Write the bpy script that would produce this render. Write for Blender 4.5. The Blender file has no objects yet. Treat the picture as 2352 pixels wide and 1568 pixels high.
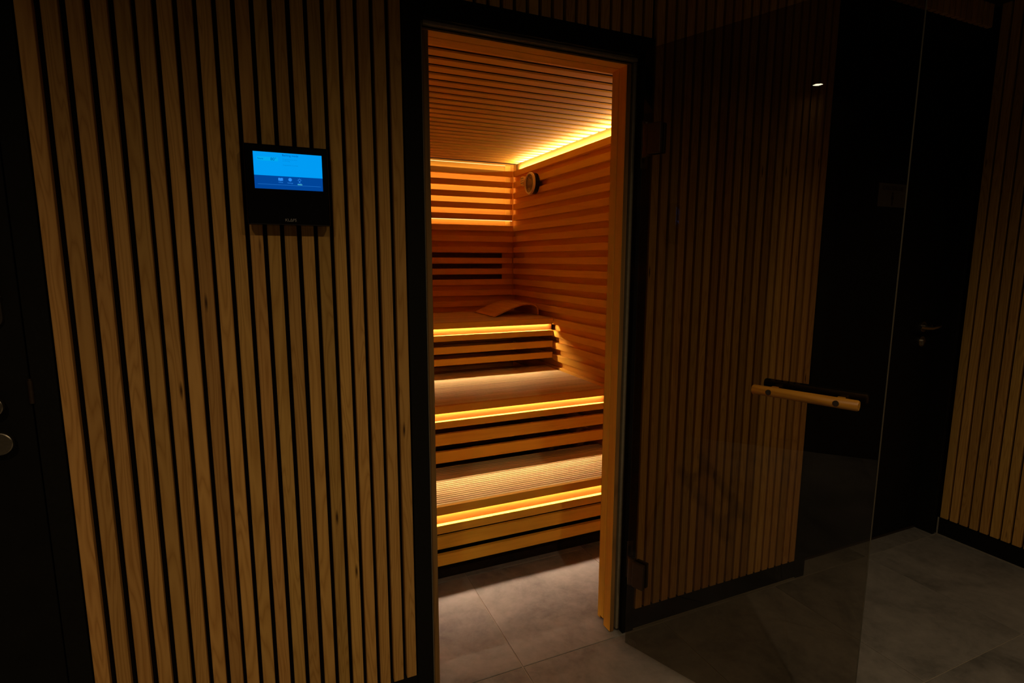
import bpy, bmesh, math, random
from mathutils import Matrix, Vector
random.seed(7)
D = bpy.data
SC = bpy.context.scene
COL = SC.collection

# ------------------------------------------------------------------ camera
S = 0.0417
CAM = Vector((0.4602, -1.5728, 1.4039))
yaw, pitch, roll, FPX = 0.413437, -0.145909, 0.0025396, 1257.35
fwd = Vector((math.sin(yaw)*math.cos(pitch), math.cos(yaw)*math.cos(pitch), math.sin(pitch)))
rgt = Vector((math.cos(yaw), -math.sin(yaw), 0))
up = rgt.cross(fwd)
r2 = rgt*math.cos(roll)+up*math.sin(roll)
u2 = -rgt*math.sin(roll)+up*math.cos(roll)
cd = D.cameras.new('camera')
cam = D.objects.new('camera', cd)
COL.objects.link(cam)
cd.sensor_width = 36.0
cd.lens = FPX/2352*36.0
cd.clip_start = 0.02
cam.matrix_world = Matrix(((r2.x, u2.x, -fwd.x, CAM.x), (r2.y, u2.y, -fwd.y, CAM.y), (r2.z, u2.z, -fwd.z, CAM.z), (0, 0, 0, 1)))
SC.camera = cam

# ------------------------------------------------------------------ world, light levels, exposure
w = D.worlds.new('world'); SC.world = w; w.use_nodes = True
w.node_tree.nodes['Background'].inputs[0].default_value = (1.0, 0.72, 0.45, 1)
w.node_tree.nodes['Background'].inputs[1].default_value = 0.0004
SC.view_settings.view_transform = 'Standard'
SC.view_settings.look = 'None'
SC.view_settings.exposure = 0.0
SC.view_settings.gamma = 1.0
SC.view_settings.use_curve_mapping = False
SC.cycles.max_bounces = 10
SC.cycles.diffuse_bounces = 6
SC.cycles.transparent_max_bounces = 16
SC.cycles.sample_clamp_indirect = 4.0
SC.cycles.caustics_reflective = False
SC.cycles.caustics_refractive = False
SC.cycles.use_denoising = True
LED = (1.0, 0.67, 0.44)          # warm white strips in the sauna
LED_COVE, LED_BENCH, LED_BACK_FILL, LED_LINE = 350.0, 300.0, 8.5, 1.6
LAMP = (1.0, 0.72, 0.40)
CEIL_Z = 2.56
# recessed downlights of the corridor: x, y, watts, cone degrees
DOWNLIGHTS = [(-0.858, -0.732, 50.0, 34), (-0.10, -2.05, 64.0, 157), (1.15, -2.05, 67.0, 157), (2.4, -2.05, 31.0, 157)]

# ------------------------------------------------------------------ materials
def new_mat(name):
    m = D.materials.new(name); m.use_nodes = True
    nt = m.node_tree
    return m, nt, nt.nodes['Principled BSDF']

def N(nt, t, **kw):
    n = nt.nodes.new(t)
    for k, v in kw.items():
        if k.startswith('i_'): n.inputs[k[2:]].default_value = v
        else: setattr(n, k, v)
    return n

def ramp(nt, src, stops):
    r = N(nt, 'ShaderNodeValToRGB')
    e = r.color_ramp.elements
    while len(e) > 1: e.remove(e[-1])
    e[0].position, e[0].color = stops[0][0], (*stops[0][1], 1)
    for p, c in stops[1:]:
        x = e.new(p); x.color = (*c, 1)
    nt.links.new(src, r.inputs[0])
    return r.outputs[0]

def math_(nt, op, a, b=None):
    n = N(nt, 'ShaderNodeMath', operation=op)
    for i, v in enumerate((a, b)):
        if v is None: continue
        if isinstance(v, (int, float)): n.inputs[i].default_value = v
        else: nt.links.new(v, n.inputs[i])
    return n.outputs[0]

def plain(name, col, rough=0.5, metal=0.0, var=0.12, scale=30, bump=0.0):
    m, nt, b = new_mat(name)
    tc = N(nt, 'ShaderNodeTexCoord')
    nz = N(nt, 'ShaderNodeTexNoise', i_Scale=scale, i_Detail=5.0)
    nt.links.new(tc.outputs['Object'], nz.inputs['Vector'])
    c = ramp(nt, nz.outputs['Fac'], [(0.3, tuple(x*(1-var) for x in col)), (0.7, tuple(min(1, x*(1+var)) for x in col))])
    nt.links.new(c, b.inputs['Base Color'])
    b.inputs['Roughness'].default_value = rough
    b.inputs['Metallic'].default_value = metal
    b.inputs['Specular IOR Level'].default_value = 0.5 if metal else (0.35 if rough < 0.5 else 0.16)
    if bump:
        bp = N(nt, 'ShaderNodeBump', i_Strength=bump, i_Distance=0.002)
        nt.links.new(nz.outputs['Fac'], bp.inputs['Height']); nt.links.new(bp.outputs[0], b.inputs['Normal'])
    return m

def wood(name, light, dark, axis='Z', rough=0.6, tone=0.25, rings=9.0, knots=0.0, spec=0.25, bump=0.25):
    """plain sawn boards: figure stretched along the axis, every object has its own offset and tone"""
    m, nt, b = new_mat(name)
    tc = N(nt, 'ShaderNodeTexCoord')
    oi = N(nt, 'ShaderNodeObjectInfo')
    off = N(nt, 'ShaderNodeVectorMath', operation='SCALE'); off.inputs[0].default_value = (31.7, 57.3, 83.9)
    nt.links.new(oi.outputs['Random'], off.inputs['Scale'])
    def stretched(a, l):
        mp = N(nt, 'ShaderNodeMapping')
        mp.inputs['Scale'].default_value = {'Z': (a, a, l), 'X': (l, a, a), 'Y': (a, l, a)}[axis]
        nt.links.new(tc.outputs['Object'], mp.inputs['Vector'])
        ad = N(nt, 'ShaderNodeVectorMath', operation='ADD')
        nt.links.new(mp.outputs[0], ad.inputs[0]); nt.links.new(off.outputs[0], ad.inputs[1])
        return ad.outputs[0]
    n1 = N(nt, 'ShaderNodeTexNoise', i_Scale=1.0, i_Detail=2.0, i_Roughness=0.45, i_Distortion=0.35)
    nt.links.new(stretched(22.0, 1.5), n1.inputs['Vector'])
    ring = math_(nt, 'PINGPONG', math_(nt, 'MULTIPLY', n1.outputs['Fac'], rings), 0.5)
    n2 = N(nt, 'ShaderNodeTexNoise', i_Scale=1.0, i_Detail=4.0, i_Roughness=0.7)
    nt.links.new(stretched(420.0, 9.0), n2.inputs['Vector'])
    g = math_(nt, 'ADD', math_(nt, 'MULTIPLY', ring, 1.25), math_(nt, 'MULTIPLY', n2.outputs['Fac'], 0.45))
    col = ramp(nt, g, [(0.12, dark), (0.42, tuple((a*2+c)/3 for a, c in zip(light, dark))), (0.75, light)])
    if knots:
        v = N(nt, 'ShaderNodeTexVoronoi', i_Scale=1.0)
        nt.links.new(stretched(15.0, 2.6), v.inputs['Vector'])
        k = N(nt, 'ShaderNodeMapRange'); k.inputs[1].default_value = 0.02; k.inputs[2].default_value = 0.075
        k.inputs[3].default_value = knots; k.inputs[4].default_value = 0.0
        nt.links.new(v.outputs['Distance'], k.inputs[0])
        mx = N(nt, 'ShaderNodeMix', data_type='RGBA'); mx.inputs[7].default_value = (dark[0]*0.12, dark[1]*0.10, dark[2]*0.1, 1)
        nt.links.new(k.outputs[0], mx.inputs[0]); nt.links.new(col, mx.inputs[6]); col = mx.outputs[2]
    hs = N(nt, 'ShaderNodeHueSaturation')
    rnd2 = math_(nt, 'FRACT', math_(nt, 'MULTIPLY', oi.outputs['Random'], 17.31))
    nt.links.new(math_(nt, 'ADD', math_(nt, 'MULTIPLY', oi.outputs['Random'], tone), 1.0-tone/2), hs.inputs['Value'])
    nt.links.new(math_(nt, 'ADD', math_(nt, 'MULTIPLY', rnd2, 0.014), 0.491), hs.inputs['Hue'])
    nt.links.new(col, hs.inputs['Color'])
    nt.links.new(hs.outputs[0], b.inputs['Base Color'])
    b.inputs['Roughness'].default_value = rough
    b.inputs['Specular IOR Level'].default_value = spec
    bp = N(nt, 'ShaderNodeBump', i_Strength=bump, i_Distance=0.0006)
    nt.links.new(g, bp.inputs['Height']); nt.links.new(bp.outputs[0], b.inputs['Normal'])
    return m

def emit(name, col, st):
    m = D.materials.new(name); m.use_nodes = True
    nt = m.node_tree; nt.nodes.clear()
    o = N(nt, 'ShaderNodeOutputMaterial'); e = N(nt, 'ShaderNodeEmission', i_Strength=st)
    e.inputs['Color'].default_value = (*col, 1)
    nt.links.new(e.outputs[0], o.inputs[0])
    return m

def screen_emit(name, col, st):
    """liquid crystal screen: light falls off away from its own axis"""
    m = emit(name, col, st); nt = m.node_tree
    e = [n for n in nt.nodes if n.type == 'EMISSION'][0]
    ge = N(nt, 'ShaderNodeNewGeometry'); dt = N(nt, 'ShaderNodeVectorMath', operation='DOT_PRODUCT')
    nt.links.new(ge.outputs['Normal'], dt.inputs[0]); nt.links.new(ge.outputs['Incoming'], dt.inputs[1])
    nt.links.new(math_(nt, 'MULTIPLY', math_(nt, 'POWER', math_(nt, 'ABSOLUTE', dt.outputs['Value']), 1.6), st), e.inputs['Strength'])
    return m

def tile_mat():
    m, nt, b = new_mat('porcelain_tile')
    tc = N(nt, 'ShaderNodeTexCoord'); oi = N(nt, 'ShaderNodeObjectInfo')
    off = N(nt, 'ShaderNodeVectorMath', operation='SCALE'); off.inputs[0].default_value = (13.7, 29.3, 7.9)
    nt.links.new(oi.outputs['Random'], off.inputs['Scale'])
    ad = N(nt, 'ShaderNodeVectorMath', operation='ADD')
    nt.links.new(tc.outputs['Object'], ad.inputs[0]); nt.links.new(off.outputs[0], ad.inputs[1])
    a = N(nt, 'ShaderNodeTexNoise', i_Scale=3.2, i_Detail=6.0, i_Roughness=0.62, i_Distortion=0.6)
    c = N(nt, 'ShaderNodeTexNoise', i_Scale=26.0, i_Detail=8.0, i_Roughness=0.7, i_Distortion=0.3)
    for n in (a, c): nt.links.new(ad.outputs[0], n.inputs['Vector'])
    g = math_(nt, 'ADD', math_(nt, 'MULTIPLY', a.outputs['Fac'], 0.75), math_(nt, 'MULTIPLY', c.outputs['Fac'], 0.3))
    col = ramp(nt, g, [(0.34, (0.085, 0.083, 0.081)), (0.52, (0.185, 0.176, 0.170)), (0.72, (0.265, 0.250, 0.238))])
    nt.links.new(col, b.inputs['Base Color'])
    b.inputs['Roughness'].default_value = 0.62
    b.inputs['Specular IOR Level'].default_value = 0.3
    bp = N(nt, 'ShaderNodeBump', i_Strength=0.15, i_Distance=0.001)
    nt.links.new(c.outputs['Fac'], bp.inputs['Height']); nt.links.new(bp.outputs[0], b.inputs['Normal'])
    return m

def glass_mat():
    m = D.materials.new('tinted_glass'); m.use_nodes = True
    nt = m.node_tree; nt.nodes.clear()
    o = N(nt, 'ShaderNodeOutputMaterial')
    tr = N(nt, 'ShaderNodeBsdfTransparent'); tr.inputs[0].default_value = (0.69, 0.655, 0.59, 1)
    gl = N(nt, 'ShaderNodeBsdfGlossy'); gl.inputs['Roughness'].default_value = 0.0
    gl.inputs['Color'].default_value = (1, 1, 1, 1)
    fr = N(nt, 'ShaderNodeFresnel', i_IOR=1.5)
    ge = N(nt, 'ShaderNodeNewGeometry')
    f = math_(nt, 'MULTIPLY', fr.outputs[0], math_(nt, 'SUBTRACT', 1.0, ge.outputs['Backfacing']))
    mx = N(nt, 'ShaderNodeMixShader')
    nt.links.new(f, mx.inputs[0]); nt.links.new(tr.outputs[0], mx.inputs[1]); nt.links.new(gl.outputs[0], mx.inputs[2])
    nt.links.new(mx.outputs[0], o.inputs[0])
    return m

PINE = wood('pine_slat', (0.58, 0.325, 0.088), (0.40, 0.20, 0.044), 'Z', 0.62, 0.34, 14.0, 0.95, 0.15)
CED_X = wood('sauna_board_along_x', (0.80, 0.46, 0.050), (0.73, 0.40, 0.042), 'X', 0.62, 0.16, 5.0, 0.0, 0.15)
CED_Y = wood('sauna_board_along_y', (0.80, 0.47, 0.055), (0.73, 0.41, 0.046), 'Y', 0.62, 0.14, 4.0, 0.0, 0.15)
CED_Z = wood('sauna_board_upright', (0.80, 0.47, 0.055), (0.73, 0.41, 0.046), 'Z', 0.62, 0.12, 5.0, 0.0, 0.15)
DECK = wood('bench_slat_wood', (0.88, 0.70, 0.33), (0.74, 0.55, 0.24), 'X', 0.6, 0.14, 5.0, 0.0, 0.2)
PLY = wood('bent_plywood', (0.82, 0.50, 0.10), (0.68, 0.38, 0.07), 'Y', 0.55, 0.1, 4.0, 0.0, 0.2)
BIRCH = wood('handle_wood', (0.44, 0.19, 0.022), (0.30, 0.115, 0.011), 'X', 0.42, 0.1, 6.0, 0.0, 0.4)
CED_GLOW = wood('sauna_board_glow_toned', (0.42, 0.175, 0.022), (0.38, 0.15, 0.018), 'X', 0.6, 0.1, 4.0, 0.0, 0.1)  # cedar copy, darker and redder so its colour sets the glow
CED_COVE = wood('sauna_board_cove_dimmed', (0.24, 0.135, 0.018), (0.21, 0.115, 0.015), 'Y', 0.6, 0.1, 4.0, 0.0, 0.1)  # darker cedar copy, the cove glow is toned down in its colour
FELT = plain('black_felt', (0.006, 0.003, 0.0025), 0.95, 0, 0.3, 200)
BLACK = plain('black_powder_coat', (0.0065, 0.006, 0.0048), 0.75, 0, 0.2, 120)
BLACKDOOR = plain('black_door_leaf', (0.0055, 0.005, 0.004), 0.65, 0, 0.2, 14)
SEAL = plain('grey_rubber_seal', (0.20, 0.17, 0.12), 0.55, 0, 0.1, 60)
SEALD = plain('dark_rubber_seal', (0.035, 0.028, 0.024), 0.5, 0, 0.1, 60)
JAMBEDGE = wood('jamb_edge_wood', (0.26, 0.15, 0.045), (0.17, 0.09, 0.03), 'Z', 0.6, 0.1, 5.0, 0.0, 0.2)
GAP_SHADE = plain('ceiling_gap_shade', (0.026, 0.006, 0.002), 0.95, 0, 0.3, 200)  # shade between the cabin ceiling slats, put into the backing colour
VENT_SHADE = plain('vent_shade_paint', (0.07, 0.022, 0.006), 0.95, 0, 0.3, 40)  # darkened cedar, the shade of the vent openings is in its colour
HOLLOW_SHADE = plain('hollow_shade', (0.012, 0.008, 0.006), 0.95, 0, 0.3, 40)  # shade of the hollows under the benches, put into the colour
TILE = tile_mat()
GROUT = plain('cement_grout', (0.30, 0.265, 0.22), 0.9, 0, 0.15, 180)
SEALANT = plain('grey_sealant', (0.24, 0.22, 0.19), 0.6, 0, 0.12, 90)
GLASS = glass_mat()
BRONZE = plain('bronze_metal', (0.07, 0.048, 0.030), 0.40, 0.7, 0.1, 90)
STEEL = plain('brushed_steel', (0.42, 0.38, 0.31), 0.32, 1.0, 0.1, 160)
CHROME = plain('polished_steel', (0.62, 0.60, 0.56), 0.27, 1.0, 0.04, 60)
PLASTER = plain('dark_plaster', (0.045, 0.04, 0.035), 0.9, 0, 0.1, 25)
PANELB = plain('gloss_black_plastic', (0.0016, 0.0016, 0.0022), 0.16, 0, 0.2, 20)
PALEMETAL = plain('pale_gauge_rim', (0.85, 0.74, 0.66), 0.4, 0.0, 0.06, 60)
DIAL = plain('gauge_glass', (0.07, 0.035, 0.018), 0.25, 0, 0.2, 60)
DIALB = plain('gauge_band', (0.035, 0.016, 0.010), 0.3, 0, 0.2, 60)
DIALM = plain('gauge_marks', (0.45, 0.33, 0.22), 0.5, 0, 0.1, 60)
CREAM = plain('cream_plastic', (0.88, 0.76, 0.56), 0.5, 0, 0.08, 60)
PAPER = plain('sign_paper', (0.20, 0.17, 0.13), 0.8, 0, 0.06, 40)
INK = plain('sign_ink', (0.05, 0.03, 0.03), 0.7, 0, 0.1, 40)
LOGO = plain('logo_grey', (0.42, 0.41, 0.40), 0.6, 0, 0.05, 60)
EDGE = plain('glass_edge', (0.075, 0.07, 0.055), 0.4, 0, 0.05, 60)
ETCH = plain('etched_grey', (0.12, 0.11, 0.10), 0.8, 0, 0.05, 60)
def led(name, st):
    """light strip that shines only from its front"""
    m = emit(name, LED, st); nt = m.node_tree
    e = [n for n in nt.nodes if n.type == 'EMISSION'][0]; ge = N(nt, 'ShaderNodeNewGeometry')
    nt.links.new(math_(nt, 'MULTIPLY', math_(nt, 'SUBTRACT', 1.0, ge.outputs['Backfacing']), st), e.inputs['Strength'])
    return m
M_COVE = led('led_cove', LED_COVE); M_BENCH = led('led_bench', LED_BENCH)
M_BACK_FILL = emit('led_back_fill', LED, LED_BACK_FILL); M_LINE = emit('led_line', (1.0, 0.60, 0.20), LED_LINE)
M_LENS = emit('lamp_lens', (1.0, 0.82, 0.52), 30.0)

# ------------------------------------------------------------------ mesh helpers
def link(o, parent=None):
    COL.objects.link(o)
    if parent is not None: o.parent = parent
    return o

def empty(name, loc=(0, 0, 0), rz=0.0, parent=None):
    o = D.objects.new(name, None); o.empty_display_size = 0.05
    link(o, parent); o.location = loc; o.rotation_euler = (0, 0, rz)
    return o

def box_bm(bm, x0, x1, y0, y1, z0, z1, bev=0.0, seg=1):
    t = bmesh.new()
    bmesh.ops.create_cube(t, size=1.0)
    bmesh.ops.scale(t, vec=(x1-x0, y1-y0, z1-z0), verts=t.verts)
    bmesh.ops.translate(t, vec=((x0+x1)/2, (y0+y1)/2, (z0+z1)/2), verts=t.verts)
    if bev: bmesh.ops.bevel(t, geom=list(t.edges), offset=bev, segments=seg, affect='EDGES', profile=0.5)
    merge(bm, t)

def merge(bm, t):
    me = D.meshes.new('tmp'); t.to_mesh(me); t.free(); bm.from_mesh(me); D.meshes.remove(me)

def cyl_bm(bm, p0, p1, r, n=24, r1=None):
    p0, p1 = Vector(p0), Vector(p1); d = p1-p0
    t = bmesh.new()
    bmesh.ops.create_cone(t, cap_ends=True, segments=n, radius1=r, radius2=r if r1 is None else r1, depth=d.length)
    q = d.to_track_quat('Z', 'Y').to_matrix().to_4x4(); q.translation = (p0+p1)/2
    bmesh.ops.transform(t, matrix=q, verts=t.verts)
    merge(bm, t)

def tube_bm(bm, pts, r, n=12):
    """round bar through the points"""
    pts = [Vector(p) for p in pts]; rings = []
    prev = None
    for i, p in enumerate(pts):
        tg = (pts[min(i+1, len(pts)-1)]-pts[max(i-1, 0)]).normalized()
        if prev is None:
            a = Vector((0, 0, 1)) if abs(tg.z) < 0.9 else Vector((1, 0, 0))
            u = tg.cross(a).normalized()
        else: u = (prev-tg*prev.dot(tg)).normalized()
        prev = u; v = tg.cross(u)
        rings.append([bm.verts.new(p+(u*math.cos(2*math.pi*k/n)+v*math.sin(2*math.pi*k/n))*r) for k in range(n)])
    for a, b in zip(rings, rings[1:]):
        for k in range(n): bm.faces.new((a[k], a[(k+1) % n], b[(k+1) % n], b[k]))
    bm.faces.new(rings[0]); bm.faces.new(rings[-1])

def prism_bm(bm, poly, axis, a, b):
    """extrude a polygon of (u, v) along an axis: axis y -> (x, z), axis x -> (y, z), axis z -> (x, y)"""
    def P(u, v, t):
        return {'y': (u, t, v), 'x': (t, u, v), 'z': (u, v, t)}[axis]
    A = [bm.verts.new(P(u, v, a)) for u, v in poly]; B = [bm.verts.new(P(u, v, b)) for u, v in poly]
    n = len(poly)
    for i in range(n): bm.faces.new((A[i], A[(i+1) % n], B[(i+1) % n], B[i]))
    bm.faces.new(A); bm.faces.new(B)

def mesh(bm, name, mat, smooth=False):
    bmesh.ops.recalc_face_normals(bm, faces=bm.faces)
    me = D.meshes.new(name); bm.to_mesh(me); bm.free()
    me.materials.append(mat)
    if smooth:
        for p in me.polygons: p.use_smooth = True
        try: me.set_sharp_from_angle(angle=math.radians(35))
        except Exception: pass
    return me

def obj(name, bm, mat, parent=None, smooth=False):
    return link(D.objects.new(name, mesh(bm, name, mat, smooth)), parent)

def box(name, x0, x1, y0, y1, z0, z1, mat, parent=None, bev=0.0, seg=1):
    """box with its origin at its own middle, given in the parent's space"""
    bm = bmesh.new()
    hx, hy, hz = (x1-x0)/2, (y1-y0)/2, (z1-z0)/2
    box_bm(bm, -hx, hx, -hy, hy, -hz, hz, bev, seg)
    o = obj(name, bm, mat, parent); o.location = ((x0+x1)/2, (y0+y1)/2, (z0+z1)/2)
    return o

def inst(name, me, loc, parent, scale=None):
    o = link(D.objects.new(name, me), parent); o.location = loc
    if scale: o.scale = scale
    return o

def strip(name, a, b, wv, mat, parent):
    """flat light strip from a to b, wv is its width vector; it shines along (b - a) x wv"""
    a, b, wv = Vector(a), Vector(b), Vector(wv); c = (a+b)/2
    bm = bmesh.new()
    vs = [bm.verts.new(p-c) for p in (a-wv/2, b-wv/2, b+wv/2, a+wv/2)]
    bm.faces.new(vs)
    me = D.meshes.new(name); bm.to_mesh(me); bm.free(); me.materials.append(mat)
    o = link(D.objects.new(name, me), parent); o.location = c
    return o

def boxmesh(name, sx, sy, sz, mat, bev=0.0, seg=1):
    bm = bmesh.new(); box_bm(bm, -sx/2, sx/2, -sy/2, sy/2, -sz/2, sz/2, bev, seg)
    return mesh(bm, name, mat)

def tag(o, label=None, cat=None, group=None, kind=None):
    if label: o['label'] = label
    if cat: o['category'] = cat
    if group: o['group'] = group
    if kind: o['kind'] = kind
    return o

def text_mesh(body, size, mat, align='CENTER', depth=0.0002):
    cu = D.curves.new('lettering', 'FONT'); cu.body = body; cu.size = size
    cu.align_x = align; cu.align_y = 'CENTER'; cu.extrude = depth
    o = D.objects.new('lettering', cu); COL.objects.link(o)
    bpy.context.view_layer.update()
    dg = bpy.context.evaluated_depsgraph_get()
    me = D.meshes.new_from_object(o.evaluated_get(dg))
    D.objects.remove(o)
    me.materials.clear(); me.materials.append(mat)
    return me

def wall_text(name, body, size, mat, loc, parent, align='CENTER', sx=1.0):
    """lettering standing upright in a plane that faces the corridor (-y)"""
    o = link(D.objects.new(name, text_mesh(body, size, mat, align)), parent)
    o.location = loc; o.rotation_euler = (math.pi/2, 0, 0); o.scale = (sx, 1, 1)
    return o

# ------------------------------------------------------------------ room shell
XB = 3.565            # face of the slats of the wall on the right
WALL_TOP = CEIL_Z
SL_W, SL_T = 0.0305, 0.020
# floor with its tiles
fl = box('floor', -1.18, 3.69, -3.0, 2.6, -0.09, -0.003, GROUT); tag(fl, kind='structure')
XL = [1.193+0.607*k for k in range(-4, 5)]
YL = [-0.006+0.6035*k for k in range(-5, 5)]
tile_me = boxmesh('tile', 0.6035, 0.600, 0.009, TILE, 0.0012)
for xa, xb in zip(XL, XL[1:]):
    for ya, yb in zip(YL, YL[1:]):
        o = inst('tile', tile_me, ((xa+xb)/2-fl.location.x, (ya+yb)/2-fl.location.y, -0.0045-fl.location.z), fl)

ce = box('ceiling', -1.18, 3.69, -3.0, 0.14, CEIL_Z, CEIL_Z+0.1, PLASTER); tag(ce, kind='structure')
wf = box('wall_front', -1.18, 3.69, -3.05, -2.95, 0, CEIL_Z, PLASTER); tag(wf, kind='structure')

# long wall with the sauna doorway: black felt core, slats on it
D1L, D1R, D1T = 0.8235, 1.6615, 2.127     # outer edges of the sauna door frame
D3L, D3R, D3T = 2.537, 3.565, 2.462       # opening of the tall black door
D2R = -0.012                              # right edge of the left black door frame
bm = bmesh.new()
box_bm(bm, D2R, D1L, SL_T, 0.115, 0, WALL_TOP)
box_bm(bm, D1L, D1R, SL_T, 0.115, D1T, WALL_TOP)
box_bm(bm, D1R, D3L, SL_T, 0.115, 0, WALL_TOP)
box_bm(bm, D3L, XB+0.03, SL_T, 0.115, D3T, WALL_TOP)
wb = obj('wall_back', bm, FELT); tag(wb, kind='structure')
leftx = [-0.007, 0.038, 0.083, 0.128, 0.172, 0.213, 0.2545, 0.296, 0.336, 0.377, 0.418, 0.459, 0.500, 0.542, 0.583, 0.624, 0.665, 0.706, 0.747, 0.7885]
ZB = 0.086
full = boxmesh('slat', SL_W, SL_T, WALL_TOP-ZB, PINE, 0.0012)
for x in leftx: inst('slat', full, (x+SL_W/2, SL_T/2, (WALL_TOP+ZB)/2), wb)
overx = [0.830+0.0415*k for k in range(20)]
short = boxmesh('slat', SL_W, SL_T, WALL_TOP-D1T, PINE, 0.0012)
for x in overx: inst('slat', short, (x+SL_W/2, SL_T/2, (WALL_TOP+D1T)/2), wb)
for k in range(21): inst('slat', full, (1.6685+0.04133*k+SL_W/2, SL_T/2, (WALL_TOP+ZB)/2), wb)
lint = boxmesh('slat', SL_W, SL_T, WALL_TOP-D3T, PINE, 0.0012)
for k in range(24):
    x = 2.545+0.0417*k
    if x+SL_W < XB-0.002: inst('slat', lint, (x+SL_W/2, SL_T/2, (WALL_TOP+D3T)/2), wb)
for i, (a, b) in enumerate(((D2R, D1L), (D1R, D3L))):
    bb = box('baseboard_back' if i == 0 else 'baseboard_back.001', a, b, 0.004, SL_T, 0.0, ZB, BLACK); tag(bb, kind='structure')
    box('sealant_joint', a, b, -0.002, 0.004, 0.0, 0.004, SEALANT, bb).location = (0, -0.009, 0.0025-ZB/2)

# wall on the right, at a right angle
bm = bmesh.new(); box_bm(bm, XB+SL_T, XB+0.12, -3.0, 0.3, 0, WALL_TOP)
wr = obj('wall_right', bm, FELT); tag(wr, kind='structure')
slr = boxmesh('slat', SL_T, 0.0335, WALL_TOP-0.098, PINE, 0.0012)
for k in range(30): inst('slat', slr, (XB+SL_T/2, -0.016-0.0431*k-0.0168, (WALL_TOP+0.098)/2), wr)
br = box('baseboard_right', XB+0.006, XB+SL_T, -3.0, -0.004, 0, 0.098, BLACK); tag(br, kind='structure')
o = box('sealant_joint', -0.004, 0.004, -1.498, 1.498, -0.003, 0.003, SEALANT, br); o.location = (-0.009, 0, 0.003-0.049)
o = box('sealant_joint', -0.003, 0.003, -0.003, 0.003, -0.045, 0.045, SEALANT, br); o.location = (-0.007, 1.494, 0)

# wall on the left, out of frame; slat column made up for the glass door reflection
wl = box('wall_left', -1.18, -1.05, -3.0, 0.3, 0, WALL_TOP, PLASTER); tag(wl, kind='structure')
sll = boxmesh('slat', SL_T, SL_W, WALL_TOP-ZB, PINE, 0.0012)
for k in range(5): inst('slat', sll, (-1.05+SL_T/2-wl.location.x, -0.588-0.0417*k-SL_W/2-wl.location.y, (WALL_TOP+ZB)/2-wl.location.z), wl)

# ------------------------------------------------------------------ sauna doorway: frame, seals, wooden jamb
d1 = empty('door_1', (0, 0, 0)); tag(d1, kind='structure')
box('frame_post', D1L, 0.8755, 0.0, 0.115, 0, D1T, BLACK, d1, 0.001)
box('frame_post', 1.6125, D1R, 0.0, 0.115, 0, D1T, BLACK, d1, 0.001)
box('frame_head', 0.8755, 1.6125, 0.0, 0.115, 2.064, D1T, BLACK, d1, 0.001)
# rebate with the seals
box('seal_strip', 0.8755, 0.8795, 0.006, 0.05, 0.004, 2.058, SEAL, d1, 0.001)
box('seal_strip', 0.8795, 0.8835, 0.020, 0.06, 0.004, 2.052, SEALD, d1)
box('seal_strip', 1.5935, 1.6055, 0.016, 0.06, 0.012, 2.052, SEAL, d1, 0.003, 2)
box('seal_strip', 1.6055, 1.6125, 0.022, 0.06, 0.004, 2.058, SEALD, d1)
box('seal_strip', 1.5870, 1.5935, 0.032, 0.06, 0.004, 2.046, SEALD, d1)
box('seal_strip', 0.8835, 1.6055, 0.012, 0.06, 2.052, 2.064, SEAL, d1, 0.003, 2)
box('seal_strip', 0.8835, 1.5935, 0.032, 0.06, 2.0465, 2.052, SEALD, d1)
# wooden lining
JY0, JY1, JY2 = 0.024, 0.0665, 0.104
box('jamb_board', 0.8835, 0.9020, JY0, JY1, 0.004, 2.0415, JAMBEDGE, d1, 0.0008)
box('jamb_board', 1.5705, 1.5870, JY0, JY1, 0.004, 2.0415, CED_Z, d1, 0.0008)
box('head_board', 0.8835, 1.5870, JY0, JY1, 2.0415, 2.0465, CED_X, d1, 0.0008)
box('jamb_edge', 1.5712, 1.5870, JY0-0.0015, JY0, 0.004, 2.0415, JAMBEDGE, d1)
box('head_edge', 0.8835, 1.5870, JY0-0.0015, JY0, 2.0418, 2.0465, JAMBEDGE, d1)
box('inner_jamb_board', 0.8835, 0.9020, JY1+0.0022, JY2, 0.03, 2.0410, CED_Z, d1, 0.0008)
box('inner_jamb_board', 1.5700, 1.5870, JY1+0.0022, JY2, 0.03, 2.0410, CED_Z, d1, 0.0008)
box('inner_head_board', 0.8835, 1.5870, JY1+0.0022, JY2, 2.0410, 2.0465, CED_X, d1, 0.0008)

# ------------------------------------------------------------------ tall black door at the far right
d3 = empty('door_3', (0, 0, 0)); tag(d3, kind='structure')
box('frame_post', D3L, 2.594, 0.0, 0.13, 0, D3T, BLACK, d3, 0.001)
box('frame_post', 3.545, XB, 0.0, 0.13, 0, D3T, BLACK, d3, 0.001)
box('frame_head', 2.594, 3.545, 0.03, 0.13, 2.40, D3T, BLACK, d3, 0.001)
box('door_leaf', 2.597, 3.542, 0.088, 0.128, 0.006, 2.397, BLACKDOOR, d3, 0.001)
box('drop_seal', 2.60, 3.54, 0.083, 0.088, 0.003, 0.012, BRONZE, d3)
lv = empty('lever_handle', (3.42, 0.088, 1.086), 0, d3)
bm = bmesh.new(); cyl_bm(bm, (0, 0, 0), (0, -0.008, 0), 0.026, 32); cyl_bm(bm, (0, -0.008, 0), (0, -0.045, 0), 0.010, 20)
obj('rosette', bm, CHROME, lv, True)
bm = bmesh.new()
tube_bm(bm, [(0.055, -0.050, 0.004), (0.02, -0.055, 0.0), (-0.02, -0.056, -0.003), (-0.06, -0.054, 0.0), (-0.10, -0.048, 0.006)], 0.0085, 14)
obj('lever', bm, CHROME, lv, True)
lk = empty('lock', (3.42, 0.088, 1.012), 0, d3)
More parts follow.
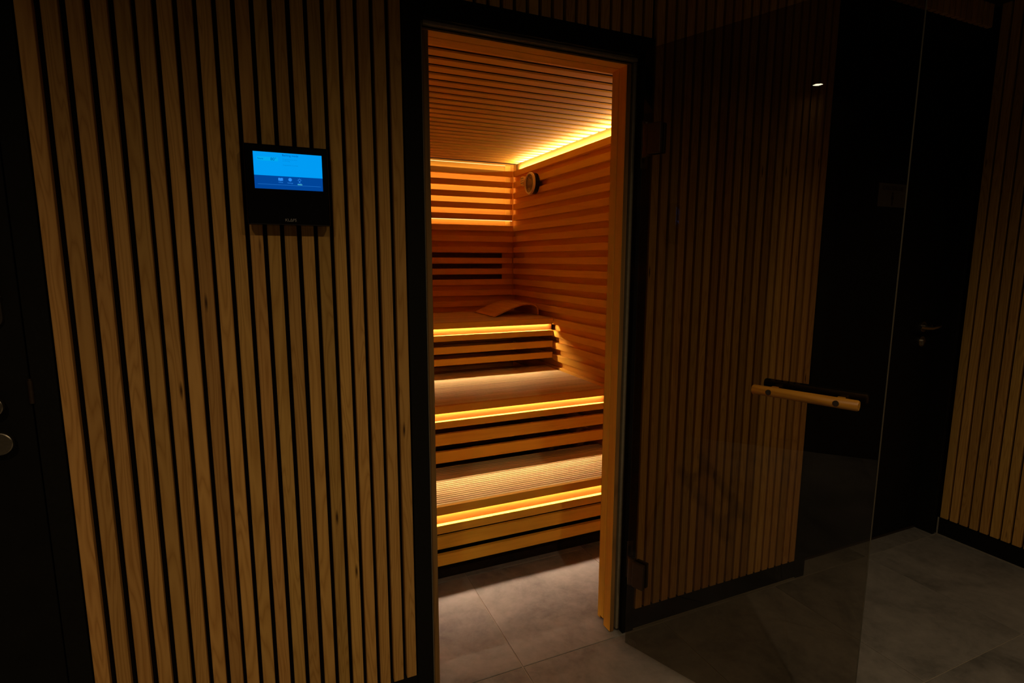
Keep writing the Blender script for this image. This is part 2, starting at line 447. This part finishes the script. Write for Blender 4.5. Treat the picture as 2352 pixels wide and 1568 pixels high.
bm = bmesh.new(); cyl_bm(bm, (0, 0, 0), (0, -0.008, 0), 0.026, 32); obj('rosette', bm, CHROME, lk, True)
bm = bmesh.new(); cyl_bm(bm, (0, -0.008, 0.004), (0, -0.018, 0.004), 0.0085, 20); box_bm(bm, -0.005, 0.005, -0.016, -0.008, -0.018, 0.0, 0.001)
obj('lock_cylinder', bm, STEEL, lk, True)

# ------------------------------------------------------------------ black door at the far left
d2 = empty('door_2', (0, 0, 0)); tag(d2, kind='structure')
box('frame_post', -0.0595, D2R, 0.004, 0.115, 0, 2.45, BLACK, d2, 0.001)
box('frame_head', -1.02, -0.0595, 0.004, 0.115, 2.39, 2.45, BLACK, d2, 0.001)
box('door_leaf', -1.02, -0.0635, 0.008, 0.05, 0.006, 2.386, BLACKDOOR, d2, 0.001)
bm = bmesh.new(); cyl_bm(bm, (0, 0, -0.027), (0, 0, 0.027), 0.0055, 16); cyl_bm(bm, (0, 0, 0.027), (0, 0, 0.031), 0.004, 16)
obj('hinge_knuckle', bm, BRONZE, d2, True).location = (-0.061, 0.003, 1.102)
def knob(z, x, r, lab):
    k = empty('door_knob', (x, 0.008, z), 0, d2)
    bm = bmesh.new(); cyl_bm(bm, (0, 0, 0), (0, -0.004, 0), r*0.7, 32); cyl_bm(bm, (0, -0.004, 0), (0, -0.016, 0), r*0.62, 32)
    obj('knob_neck', bm, BRONZE, k, True)
    bm = bmesh.new(); cyl_bm(bm, (0, -0.016, 0), (0, -0.026, 0), r, 40); cyl_bm(bm, (0, -0.026, 0), (0, -0.0275, 0), r, 40, r*0.93)
    obj('knob_face', bm, STEEL, k, True)
knob(0.991, -0.124, 0.026, '')
knob(1.077, -0.131, 0.024, '')
pl = empty('plate_handle', (-0.155, 0.008, 1.325), 0, d2)
bm = bmesh.new(); box_bm(bm, -0.062, 0.062, -0.010, 0.0, -0.072, 0.072)
es = [e for e in bm.edges if abs((e.verts[0].co-e.verts[1].co).normalized().y) > 0.9]
bmesh.ops.bevel(bm, geom=es, offset=0.022, segments=6, affect='EDGES', profile=0.5)
obj('handle_plate', bm, SEALD, pl, True)
bm = bmesh.new(); box_bm(bm, -0.064, 0.064, -0.0125, -0.010, -0.003, 0.0, 0.0005); obj('plate_ridge', bm, STEEL, pl)

# ------------------------------------------------------------------ sauna cabin: floor is the same; walls, ceiling
XS, XI0 = 2.147, 0.42                 # raised face of the right cabin wall, inner left
YK = 2.258                            # raised face of the back cabin wall
RC = 0.028                            # depth of the recessed boards
ZROW = [2.058-0.0789*k for k in range(26)]
SH = 0.0405
CZ = 2.105
wsr = box('wall_sauna_right', XS+RC, XS+0.10, 0.115, YK+0.12, 0, 2.35, CED_Y); tag(wsr, kind='structure')
L = YK-0.104
me = boxmesh('slat', RC, L, SH, CED_Y, 0.0012)
ox, oy, oz = wsr.location
for z in ZROW:
    if z-SH > 0.02: inst('slat', me, (XS+RC/2-ox, 0.104+L/2-oy, z-SH/2-oz), wsr)
box('cove_dimming_sheet', 0, 0.002, 0.115, YK, 2.03, 2.112, CED_COVE, wsr).location = (XS+RC-0.001-ox, (0.115+YK)/2-oy, 2.085-oz)  # sheet added over the wall, its dark colour holds the glow down
strip('light_strip', (XS+0.014-ox, 0.12-oy, 2.0592-oz), (XS+0.014-ox, YK-0.06-oy, 2.0592-oz), (-0.008, 0, -0.0012), M_COVE, wsr)

BD = 0.056                            # the upper slats hang clear of the boards behind them
bm = bmesh.new(); box_bm(bm, XI0, XS+RC, YK+RC, YK+0.12, 0, ZROW[5]); box_bm(bm, XI0, XS+RC, YK+BD, YK+0.12, ZROW[5], 2.35)
wsb = obj('wall_sauna_back', bm, CED_X); tag(wsb, kind='structure')
ox, oy, oz = wsb.location
Lx = XS-XI0
me = boxmesh('slat', Lx-0.004, RC, SH, CED_X, 0.0012)
for z in ZROW:
    if z-SH > 0.02: inst('slat', me, (XI0+Lx/2-0.002-ox, YK+RC/2-oy, z-SH/2-oz), wsb)
# corner batten, dark strips painted as vent gap shade, proud slats, light strips
box('corner_batten', 0, 0.045, 0, 0.005, 0, 0.44, CED_Z, wsb, 0.0008).location = (XS-0.0225-ox, YK+BD-0.0025-oy, ZROW[5]+0.22-oz)
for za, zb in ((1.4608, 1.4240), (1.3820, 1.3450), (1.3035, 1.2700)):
    box('vent_shade_strip', XI0, 2.066, 0, 0.004, zb, za, VENT_SHADE, wsb).location = ((XI0+2.066)/2-ox, YK+RC-0.002-oy, (za+zb)/2-oz)
for z in (ZROW[7], ZROW[8], ZROW[9]):
    box('vent_slat', XI0, 2.088, 0, 0.014, 0, SH, CED_X, wsb, 0.0012).location = ((XI0+2.088)/2-ox, YK-0.007-oy, z-SH/2-oz)
box('light_strip', XI0, XS-0.05, 0, 0.005, 0, 0.004, M_LINE, wsb).location = ((XI0+XS-0.05)/2-ox, YK+0.034-oy, 2.1000-oz)
for z in (ZROW[0]-0.006, ZROW[1]-0.020, ZROW[2]-0.020, ZROW[3]-0.020, ZROW[4]-0.034):  # unseen strips added behind the slats to light the recessed boards
    box('light_strip', XI0, XS-0.008, 0, 0.006, 0, 0.005, M_BACK_FILL, wsb).location = ((XI0+XS-0.008)/2-ox, YK+RC+0.004-oy, z-oz)
box('light_strip', XI0, XS-0.006, 0, 0.005, 0, 0.004, M_LINE, wsb).location = ((XI0+XS-0.006)/2-ox, YK+0.005-oy, ZROW[4]-SH-0.002-oz)

wsl = box('wall_sauna_left', XI0-0.08, XI0, 0.115, YK+0.12, 0, 2.35, CED_Y); tag(wsl, kind='structure')
bm = bmesh.new()
box_bm(bm, XI0, 0.8835, 0.116, 0.132, 0, 2.35); box_bm(bm, 1.5870, XS+RC, 0.116, 0.132, 0, 2.35); box_bm(bm, 0.8835, 1.5870, 0.116, 0.132, 2.0466, 2.35)
wsf = obj('wall_sauna_front', bm, CED_Z); tag(wsf, kind='structure')
cs = box('ceiling_sauna', XI0, XS+RC, 0.132, YK+RC, CZ+0.007, CZ+0.06, GAP_SHADE); tag(cs, kind='structure')
ox, oy, oz = cs.location
me = boxmesh('slat', XS+0.012-XI0, 0.0490, 0.008, CED_X, 0.0012)
for k in range(25):
    y = 0.331+0.0795*k
    if y+0.049 < YK+0.012: inst('slat', me, ((XI0+XS+0.012)/2-ox, y+0.0245-oy, CZ+0.004-oz), cs)
box('edge_board', XI0, XS+0.012, 0.15, 0.300, CZ, CZ+0.028, CED_X, cs, 0.0012).location = ((XI0+XS+0.012)/2-ox, 0.225-oy, CZ+0.014-oz)

# ------------------------------------------------------------------ benches
def bench(name, label, yf, yb, z, rows, ledge, back_gap=0.0):
    t = empty(name, (XI0, yf, 0)); tag(t, label, 'bench', 'stepped sauna benches')
    x1 = XS-0.006-XI0
    B = lambda n, y0, y1, z0, z1, m, bv=0.001: box(n, 0.003, x1, y0, y1, z0, z1, m, t, bv)
    bm = bmesh.new(); box_bm(bm, 0.003, x1, 0, 0.012, z-0.038, z, 0.0016); box_bm(bm, 0.003, x1, 0.006, 0.0215, z-0.016, z-0.0005)
    obj('nosing_board', bm, CED_X, t)
    p = 0.0205; me_ = boxmesh('deck_slat', x1-0.003, 0.0148, 0.020, DECK, 0.0014)
    n = int((yb-yf-0.024)/p)
    for k in range(n): inst('deck_slat', me_, ((0.003+x1)/2, 0.0235+p*k+0.0074, z-0.0105), t)
    B('deck_bearer', 0.024, yb-yf-0.02, z-0.046, z-0.026, HOLLOW_SHADE, 0)  # full sheet, its dark colour stands for shade between the deck slats
    # board behind the lit recess, set back by 2 cm
    B('glow_board', 0.021, 0.030, rows[0][1], z-0.021, CED_GLOW, 0)
    for a, b in rows: B('riser_slat', 0, 0.020, b, a, CED_X, 0.0012)
    strip('light_strip', (0.01, 0.0155, z-0.0325), (x1-0.02, 0.0155, z-0.0325), (0, -0.0045, 0.0038), M_BENCH, t)
    return t
lower = bench('sauna_bench', 'lowest and nearest slatted sauna step, rising straight from the tiled floor', 0.57, 1.03, 0.364, [(0.2805, 0.2425), (0.229, 0.172), (0.1445, 0.094)], 0)
middle = bench('sauna_bench', 'middle slatted sauna bench with the wide lit seat below the headrest bench', 0.93, 1.70, 0.705, [(0.6275, 0.592), (0.563, 0.506), (0.474, 0.417)], 0)
upper = bench('sauna_bench', 'topmost sauna bench against the far wall, carrying the curved headrest', 1.59, 2.250, 1.034, [(0.957, 0.921), (0.886, 0.844), (0.811, 0.772)], 0)
# dark board painted as the shade under the lowest step
kb = box('kick_shade_board', 0.003, XS-0.006-XI0, 0.06, 0.07, 0.0, 0.30, HOLLOW_SHADE, lower)

# ------------------------------------------------------------------ headrest on the top bench
hr = empty('headrest', (1.95, 1.97, 1.034)); tag(hr, 'curved bentwood headrest lying on the top sauna bench in the corner', 'headrest')
prof = [(1.800, 1.0395), (1.834, 1.0545), (1.868, 1.0695), (1.90, 1.0825), (1.93, 1.0935), (1.97, 1.1065), (2.01, 1.115), (2.05, 1.1185), (2.085, 1.117), (2.108, 1.110), (2.123, 1.098), (2.131, 1.082), (2.134, 1.062), (2.134, 1.0395)]
bm = bmesh.new(); ya, yb_ = -0.18, 0.19; top, bot = [], []
for i, (x, z) in enumerate(prof):
    a = Vector(prof[max(i-1, 0)]); b = Vector(prof[min(i+1, len(prof)-1)]); d = (b-a).normalized(); n = Vector((-d.y, d.x))
    top.append((x-1.95, z-1.034)); bot.append((x-1.95-n.x*0.009, z-1.034-n.y*0.009))
T = [[bm.verts.new((u, y, v)) for u, v in top] for y in (ya, yb_)]
Bm = [[bm.verts.new((u, y, max(v, 0.0005))) for u, v in bot] for y in (ya, yb_)]
for i in range(len(prof)-1):
    bm.faces.new((T[0][i], T[0][i+1], T[1][i+1], T[1][i])); bm.faces.new((Bm[0][i], Bm[1][i], Bm[1][i+1], Bm[0][i+1]))
    for s in (0, 1): bm.faces.new((T[s][i], Bm[s][i], Bm[s][i+1], T[s][i+1]))
for i in (0, len(prof)-1): bm.faces.new((T[0][i], T[1][i], Bm[1][i], Bm[0][i]))
obj('curved_panel', bm, PLY, hr, True)
for y in (-0.165, 0.150):
    box('foot_strip', -0.152, -0.120, y, y+0.022, 0.0003, 0.008, PLY, hr, 0.001)

# ------------------------------------------------------------------ gauge and sensor on the right cabin wall
gz = empty('gauge', (XS, 1.885, 1.925)); tag(gz, 'round gauge with pale rim and dark dial on the sauna side wall', 'gauge')
bm = bmesh.new(); cyl_bm(bm, (0, 0, 0), (-0.036, 0, 0), 0.070, 48); obj('housing', bm, PANELB, gz, True)
bm = bmesh.new()
n = 56
prf = [(0.0735, -0.034), (0.0735, -0.044), (0.070, -0.0485), (0.062, -0.0475), (0.0595, -0.043), (0.0595, -0.034)]
R = [[bm.verts.new((h, r*math.cos(2*math.pi*k/n), r*math.sin(2*math.pi*k/n))) for r, h in prf] for k in range(n)]
for k in range(n):
    a, b = R[k], R[(k+1) % n]
    for i in range(len(prf)): bm.faces.new((a[i], a[(i+1) % len(prf)], b[(i+1) % len(prf)], b[i]))
obj('rim', bm, PALEMETAL, gz, True)
dl = empty('dial', (0, 0, 0), 0, gz)
bm = bmesh.new(); cyl_bm(bm, (-0.036, 0, 0), (-0.041, 0, 0), 0.0595, 48); obj('dial_face', bm, DIAL, dl, True)
bm = bmesh.new(); hw = math.sqrt(0.058**2-0.021**2); box_bm(bm, -0.0416, -0.041, -hw, hw, -0.021, 0.013); obj('dial_band', bm, DIALB, dl)
bm = bmesh.new()
for i in range(9):
    a = math.radians(20+17.5*i); box_bm(bm, -0.0420, -0.041, 0.048*math.cos(a)-0.0016, 0.048*math.cos(a)+0.0016, 0.048*math.sin(a)-0.003, 0.048*math.sin(a)+0.003)
for y in (-0.02, 0.0, 0.018): box_bm(bm, -0.0420, -0.0416, y-0.0016, y+0.0016, -0.012, 0.004)
cyl_bm(bm, (-0.041, 0.0, 0.024), (-0.0424, 0, 0.024), 0.0035, 12)
obj('dial_marks', bm, DIALM, dl)

sn = empty('sensor', (XS, 2.052, 1.964)); tag(sn, 'small cream perforated sensor box between the gauge and the corner', 'sensor')
bm = bmesh.new(); cyl_bm(bm, (0, 0, 0), (-0.022, 0, 0), 0.031, 32); obj('sensor_cover', bm, CREAM, sn, True)
bm = bmesh.new()
for i in range(3):
    for j in range(3):
        cyl_bm(bm, (-0.022, -0.016+0.016*i, -0.016+0.016*j), (-0.0224, -0.016+0.016*i, -0.016+0.016*j), 0.0048, 12)
obj('vent_holes', bm, DIALB, sn)
box('mount_plate', -0.010, 0.0, -0.0315, 0.0315, -0.034, -0.029, CREAM, sn, 0.001)

# ------------------------------------------------------------------ glass door, standing open
GA = math.radians(-68.55)
gd = empty('glass_door', (1.588, -0.060, 0), GA)       # local x runs along the pane, local -y faces the viewer's side
tag(gd, 'open tinted glass sauna door with a horizontal wooden bar handle', 'door')
bm = bmesh.new(); box_bm(bm, -0.004, 0.716, -0.004, 0.004, 0.012, 2.064, 0.0008)
pane = obj('pane', bm, GLASS, gd)
box('polished_edge', 0.7160, 0.7175, -0.004, 0.004, 0.012, 2.064, EDGE, gd)
n = 20; bm = bmesh.new()
for k in range(n):
    a, b = 2*math.pi*k/n, 2*math.pi*(k+1)/n
    q = [bm.verts.new((0.028+rr*math.cos(t)*1.15, -0.0044, 0.028+rr*math.sin(t)*0.8)) for t in (a, b) for rr in (0.0125, 0.0136)]
    bm.faces.new((q[0], q[1], q[3], q[2]))
for x in (0.021, 0.0255, 0.030, 0.0345): box_bm(bm, x-0.0006, x+0.0006, -0.0045, -0.0043, 0.021, 0.035)
obj('etched_stamp', bm, ETCH, pane)
# wooden handle on the near side, black bar on the far side
hd = empty('handle', (0.541, 0, 1.047), 0, gd)
def turned(x0, x1, y, r, z=0.0):
    b_ = bmesh.new(); m_ = [(x0, r*0.86), (x0+0.003, r), (x1-0.003, r), (x1, r*0.86)]; nn = 28; rg = []
    for x, rr in m_: rg.append([b_.verts.new((x, y+rr*math.cos(2*math.pi*k/nn), z+rr*math.sin(2*math.pi*k/nn))) for k in range(nn)])
    for a, b in zip(rg, rg[1:]):
        for k in range(nn): b_.faces.new((a[k], a[(k+1) % nn], b[(k+1) % nn], b[k]))
    b_.faces.new(rg[0]); b_.faces.new(rg[-1]); return b_
o = obj('wooden_bar', turned(-0.131, 0.131, -0.046, 0.0138), BIRCH, hd, True)
o = obj('black_bar', turned(-0.131, 0.131, 0.046, 0.0138, 0.004), BLACK, hd, True)
for x in (-0.084, 0.082):
    box('standoff', x-0.009, x+0.009, -0.036, -0.004, -0.008, 0.008, BIRCH, hd, 0.001)
    box('standoff', x-0.009, x+0.009, 0.004, 0.036, -0.006, 0.010, BLACK, hd, 0.001)
    bm = bmesh.new(); cyl_bm(bm, (x, -0.0575, 0), (x, -0.0603, 0), 0.0076, 24)
    obj('screw_collar', bm, BRONZE, hd, True)
    bm = bmesh.new(); cyl_bm(bm, (x, -0.0603, 0), (x, -0.0608, 0), 0.0063, 24)
    obj('screw_recess', bm, SEALD, hd, True)
# hinges
def hinge(z0, z1):
    h = empty('hinge', (0, 0, z0), 0, gd)
    H = z1-z0
    bm = bmesh.new(); box_bm(bm, 0.024, 0.068, -0.020, -0.004, 0, H, 0.003, 2); box_bm(bm, 0.024, 0.068, 0.004, 0.020, 0, H, 0.003, 2)
    obj('clamp_block', bm, BRONZE, h)
    bm = bmesh.new(); box_bm(bm, 0.0, 0.024, -0.010, 0.010, -0.004, H+0.004, 0.003, 2); cyl_bm(bm, (0.004, 0, -0.008), (0.004, 0, H+0.008), 0.009, 20)
    obj('pivot', bm, BRONZE, h, True)
    return h
hinge(1.742, 1.835); hinge(0.255, 0.348)
for z0, z1 in ((1.712, 1.865), (0.232, 0.375)):
    box('hinge_plate', 1.6180, 1.6460, -0.0035, 0.0, z0, z1, BRONZE, d1, 0.001)
    box('hinge_slot', 1.6225, 1.6330, -0.0042, -0.0035, z0+0.018, z1-0.018, BLACK, d1)

# ------------------------------------------------------------------ control panel on the slats
cp = empty('control_panel', (0.5143, 0.0, 1.590)); tag(cp, 'black square control panel with a glowing blue screen on the slatted wall', 'control panel')
bm = bmesh.new(); box_bm(bm, -0.097, 0.097, -0.050, -0.018, -0.098, 0.096, 0.003, 2); obj('housing', bm, PANELB, cp)
bm = bmesh.new(); box_bm(bm, -0.082, 0.082, -0.018, 0.0, -0.085, 0.083, 0.001); obj('mount_plate', bm, BLACK, cp)
SY = -0.0501
def lin(*c): return tuple((v/255/12.92 if v/255 <= 0.04045 else ((v/255+0.055)/1.055)**2.4) for v in c)
SCR = screen_emit('screen_blue', lin(0, 156, 245), 1.0); SCRB = screen_emit('screen_navy', lin(0, 68, 152), 1.0); SCRP = screen_emit('screen_pill', lin(0, 170, 242), 1.0)
SCRT = screen_emit('screen_ink', lin(0, 88, 176), 1.0); SCRF = screen_emit('screen_faint', lin(0, 138, 222), 1.0); SCRI = screen_emit('screen_icon', lin(45, 140, 240), 1.0); SCRG = screen_emit('screen_green', lin(96, 220, 220), 1.0); SCRL = screen_emit('screen_line', lin(30, 112, 200), 1.0)
sx0, sx1 = 0.4375-0.5143, 0.5965-0.5143
sz1, szm, sz0 = 1.6675-1.590, 1.6115-1.590, 1.5795-1.590
scr = box('screen', sx0, sx1, SY-0.0004, SY, sz0, sz1, SCR, cp)
c0 = scr.location.copy()
def sbox(n, x0, x1, z0, z1, m, k=1):
    o = box(n, x0, x1, SY-0.0004-0.0002*k, SY-0.0004, z0, z1, m, scr); o.location -= c0; return o
sbox('menu_area', sx0, sx1, sz0, szm, SCRB)
sbox('label_pill', sx0+0.008, sx0+0.056, sz1-0.0210, sz1-0.0115, SCRP)
sbox('menu_line', sx0+0.007, sx1-0.005, sz0+0.0105, sz0+0.0114, SCRL, 2)
sbox('active_mark', sx0+0.0985, sx0+0.1095, sz0+0.0128, sz0+0.0142, SCRG, 3)
def stext(b, size, m, x, z, al='CENTER', sx=1.0):
    o = wall_text('screen_text', b, size, m, (x, SY-0.0009, z), scr, al, sx); o.location -= c0; return o
mid = (sx0+sx1)/2
stext('Bathing mode', 0.0068, SCRT, mid+0.005, sz1-0.0055)
stext('Sauna', 0.0056, SCRT, sx0+0.0095, sz1-0.0165, 'LEFT')
stext('80\u00b0', 0.0098, SCRT, sx0+0.0455, sz1-0.0165)
stext('Programme by time', 0.0042, SCRF, mid-0.013, sz1-0.0150, 'LEFT')
stext('is running', 0.0042, SCRF, mid-0.013, sz1-0.0190, 'LEFT')
stext('Programme by times', 0.0042, SCRF, mid-0.013, sz1-0.0290, 'LEFT')
stext('Close', 0.0045, SCRI, sx0+0.0595, sz0+0.0170)
stext('Settings', 0.0042, SCRI, sx0+0.0815, sz0+0.0165)
stext('Audio', 0.0040, SCRI, sx0+0.1035, sz0+0.0165)
# icons: open book, gear, light bulb
def icon(name, build):
    b_ = bmesh.new(); build(b_); o = obj(name, b_, SCRI, scr); o.location = Vector((0, 0, 0))-c0
iy0, iy1 = SY-0.0012, SY-0.0005
def book(b_):
    x, z = sx0+0.0595, sz0+0.0245
    prism_bm(b_, [(x-0.0055, z+0.0030), (x-0.0015, z+0.0034), (x, z+0.0022), (x+0.0015, z+0.0034), (x+0.0055, z+0.0030), (x+0.0055, z-0.0034), (x+0.0015, z-0.0040), (x, z-0.0044), (x-0.0015, z-0.0040), (x-0.0055, z-0.0034)], 'y', iy0, iy1)
def gear(b_):
    x, z = sx0+0.0815, sz0+0.0245
    pts = []
    for k in range(32):
        r = 0.0046 if (k//2) % 2 == 0 else 0.0037; a = 2*math.pi*k/32; pts.append((x+r*math.cos(a), z+r*math.sin(a)))
    prism_bm(b_, pts, 'y', iy0, iy1)
def bulb(b_):
    x, z = sx0+0.1035, sz0+0.0240
    for k in range(18):
        a, b = math.radians(-50+280*k/18), math.radians(-50+280*(k+1)/18)
        prism_bm(b_, [(x+0.0022*math.cos(a), z+0.0022*math.sin(a)), (x+0.0030*math.cos(a), z+0.0030*math.sin(a)), (x+0.0030*math.cos(b), z+0.0030*math.sin(b)), (x+0.0022*math.cos(b), z+0.0022*math.sin(b))], 'y', iy0, iy1)
    prism_bm(b_, [(x-0.0016, z-0.0024), (x+0.0016, z-0.0024), (x+0.0013, z-0.0052), (x-0.0013, z-0.0052)], 'y', iy0, iy1)
    for k in range(5):
        a = math.radians(k*45); u = Vector((math.cos(a), math.sin(a))); v = Vector((-u.y, u.x))*0.0003
        p, q = u*0.0038, u*0.0056
        prism_bm(b_, [(x+p.x-v.x, z+p.y-v.y), (x+q.x-v.x, z+q.y-v.y), (x+q.x+v.x, z+q.y+v.y), (x+p.x+v.x, z+p.y+v.y)], 'y', iy0, iy1)
icon('book_icon', book); icon('gear_icon', gear); icon('bulb_icon', bulb)
wall_text('logo', 'KL\u0394FS', 0.0098, LOGO, (0.0015, SY-0.0004, -0.0855), cp, 'CENTER', 1.0)

# ------------------------------------------------------------------ sign on the tall black door
sg = empty('door_sign', (3.083, 0.088, 1.7045)); tag(sg, 'small pale door sign with a dark headline and a standing figure', 'sign')
box('sign_plate', -0.098, 0.098, -0.004, 0.0, -0.052, 0.052, PAPER, sg, 0.001)
wall_text('sign_text', 'GARDEROBE', 0.0260, INK, (0.0, -0.0042, 0.030), sg, 'CENTER', 1.0)
bm = bmesh.new(); cyl_bm(bm, (0, -0.004, 0.008), (0, -0.0048, 0.008), 0.0062, 20)
prism_bm(bm, [(-0.006, 0.0), (0.006, 0.0), (0.0095, -0.018), (0.0045, -0.020), (0.0038, -0.044), (-0.0038, -0.044), (-0.0045, -0.020), (-0.0095, -0.018)], 'y', -0.0048, -0.004)
obj('figure_symbol', bm, INK, sg)

# ------------------------------------------------------------------ recessed downlights in the corridor ceiling
DL = ['recessed ceiling downlight mirrored as a bright spot in the glass door', 'recessed ceiling downlight straight across from the far left slats', 'recessed ceiling downlight across from the sauna doorway', 'recessed ceiling downlight across from the open glass door']
for (x, y, watt, cone), lab in zip(DOWNLIGHTS, DL):
    t = empty('downlight', (x, y, CEIL_Z)); tag(t, lab, 'downlight', 'corridor ceiling downlights')
    bm = bmesh.new(); n = 32
    prf = [(0.030, -0.001), (0.043, -0.001), (0.043, -0.004), (0.031, -0.006)]
    R = [[bm.verts.new((r*math.cos(2*math.pi*k/n), r*math.sin(2*math.pi*k/n), h)) for r, h in prf] for k in range(n)]
    for k in range(n):
        a, b = R[k], R[(k+1) % n]
        for i in range(4): bm.faces.new((a[i], a[(i+1) % 4], b[(i+1) % 4], b[i]))
    obj('trim_ring', bm, BLACK, t, True)
    bm = bmesh.new(); cyl_bm(bm, (0, 0, -0.0025), (0, 0, -0.0010), 0.030, 32); obj('lens', bm, M_LENS, t)
    if watt is None: continue
    ld = D.lights.new('downlight_beam', 'SPOT'); ld.energy = watt; ld.color = LAMP
    ld.spot_size = math.radians(cone); ld.spot_blend = 1.0; ld.shadow_soft_size = 0.03
    lo = D.objects.new('downlight_beam', ld); link(lo, t); lo.location = (0, 0, -0.012)
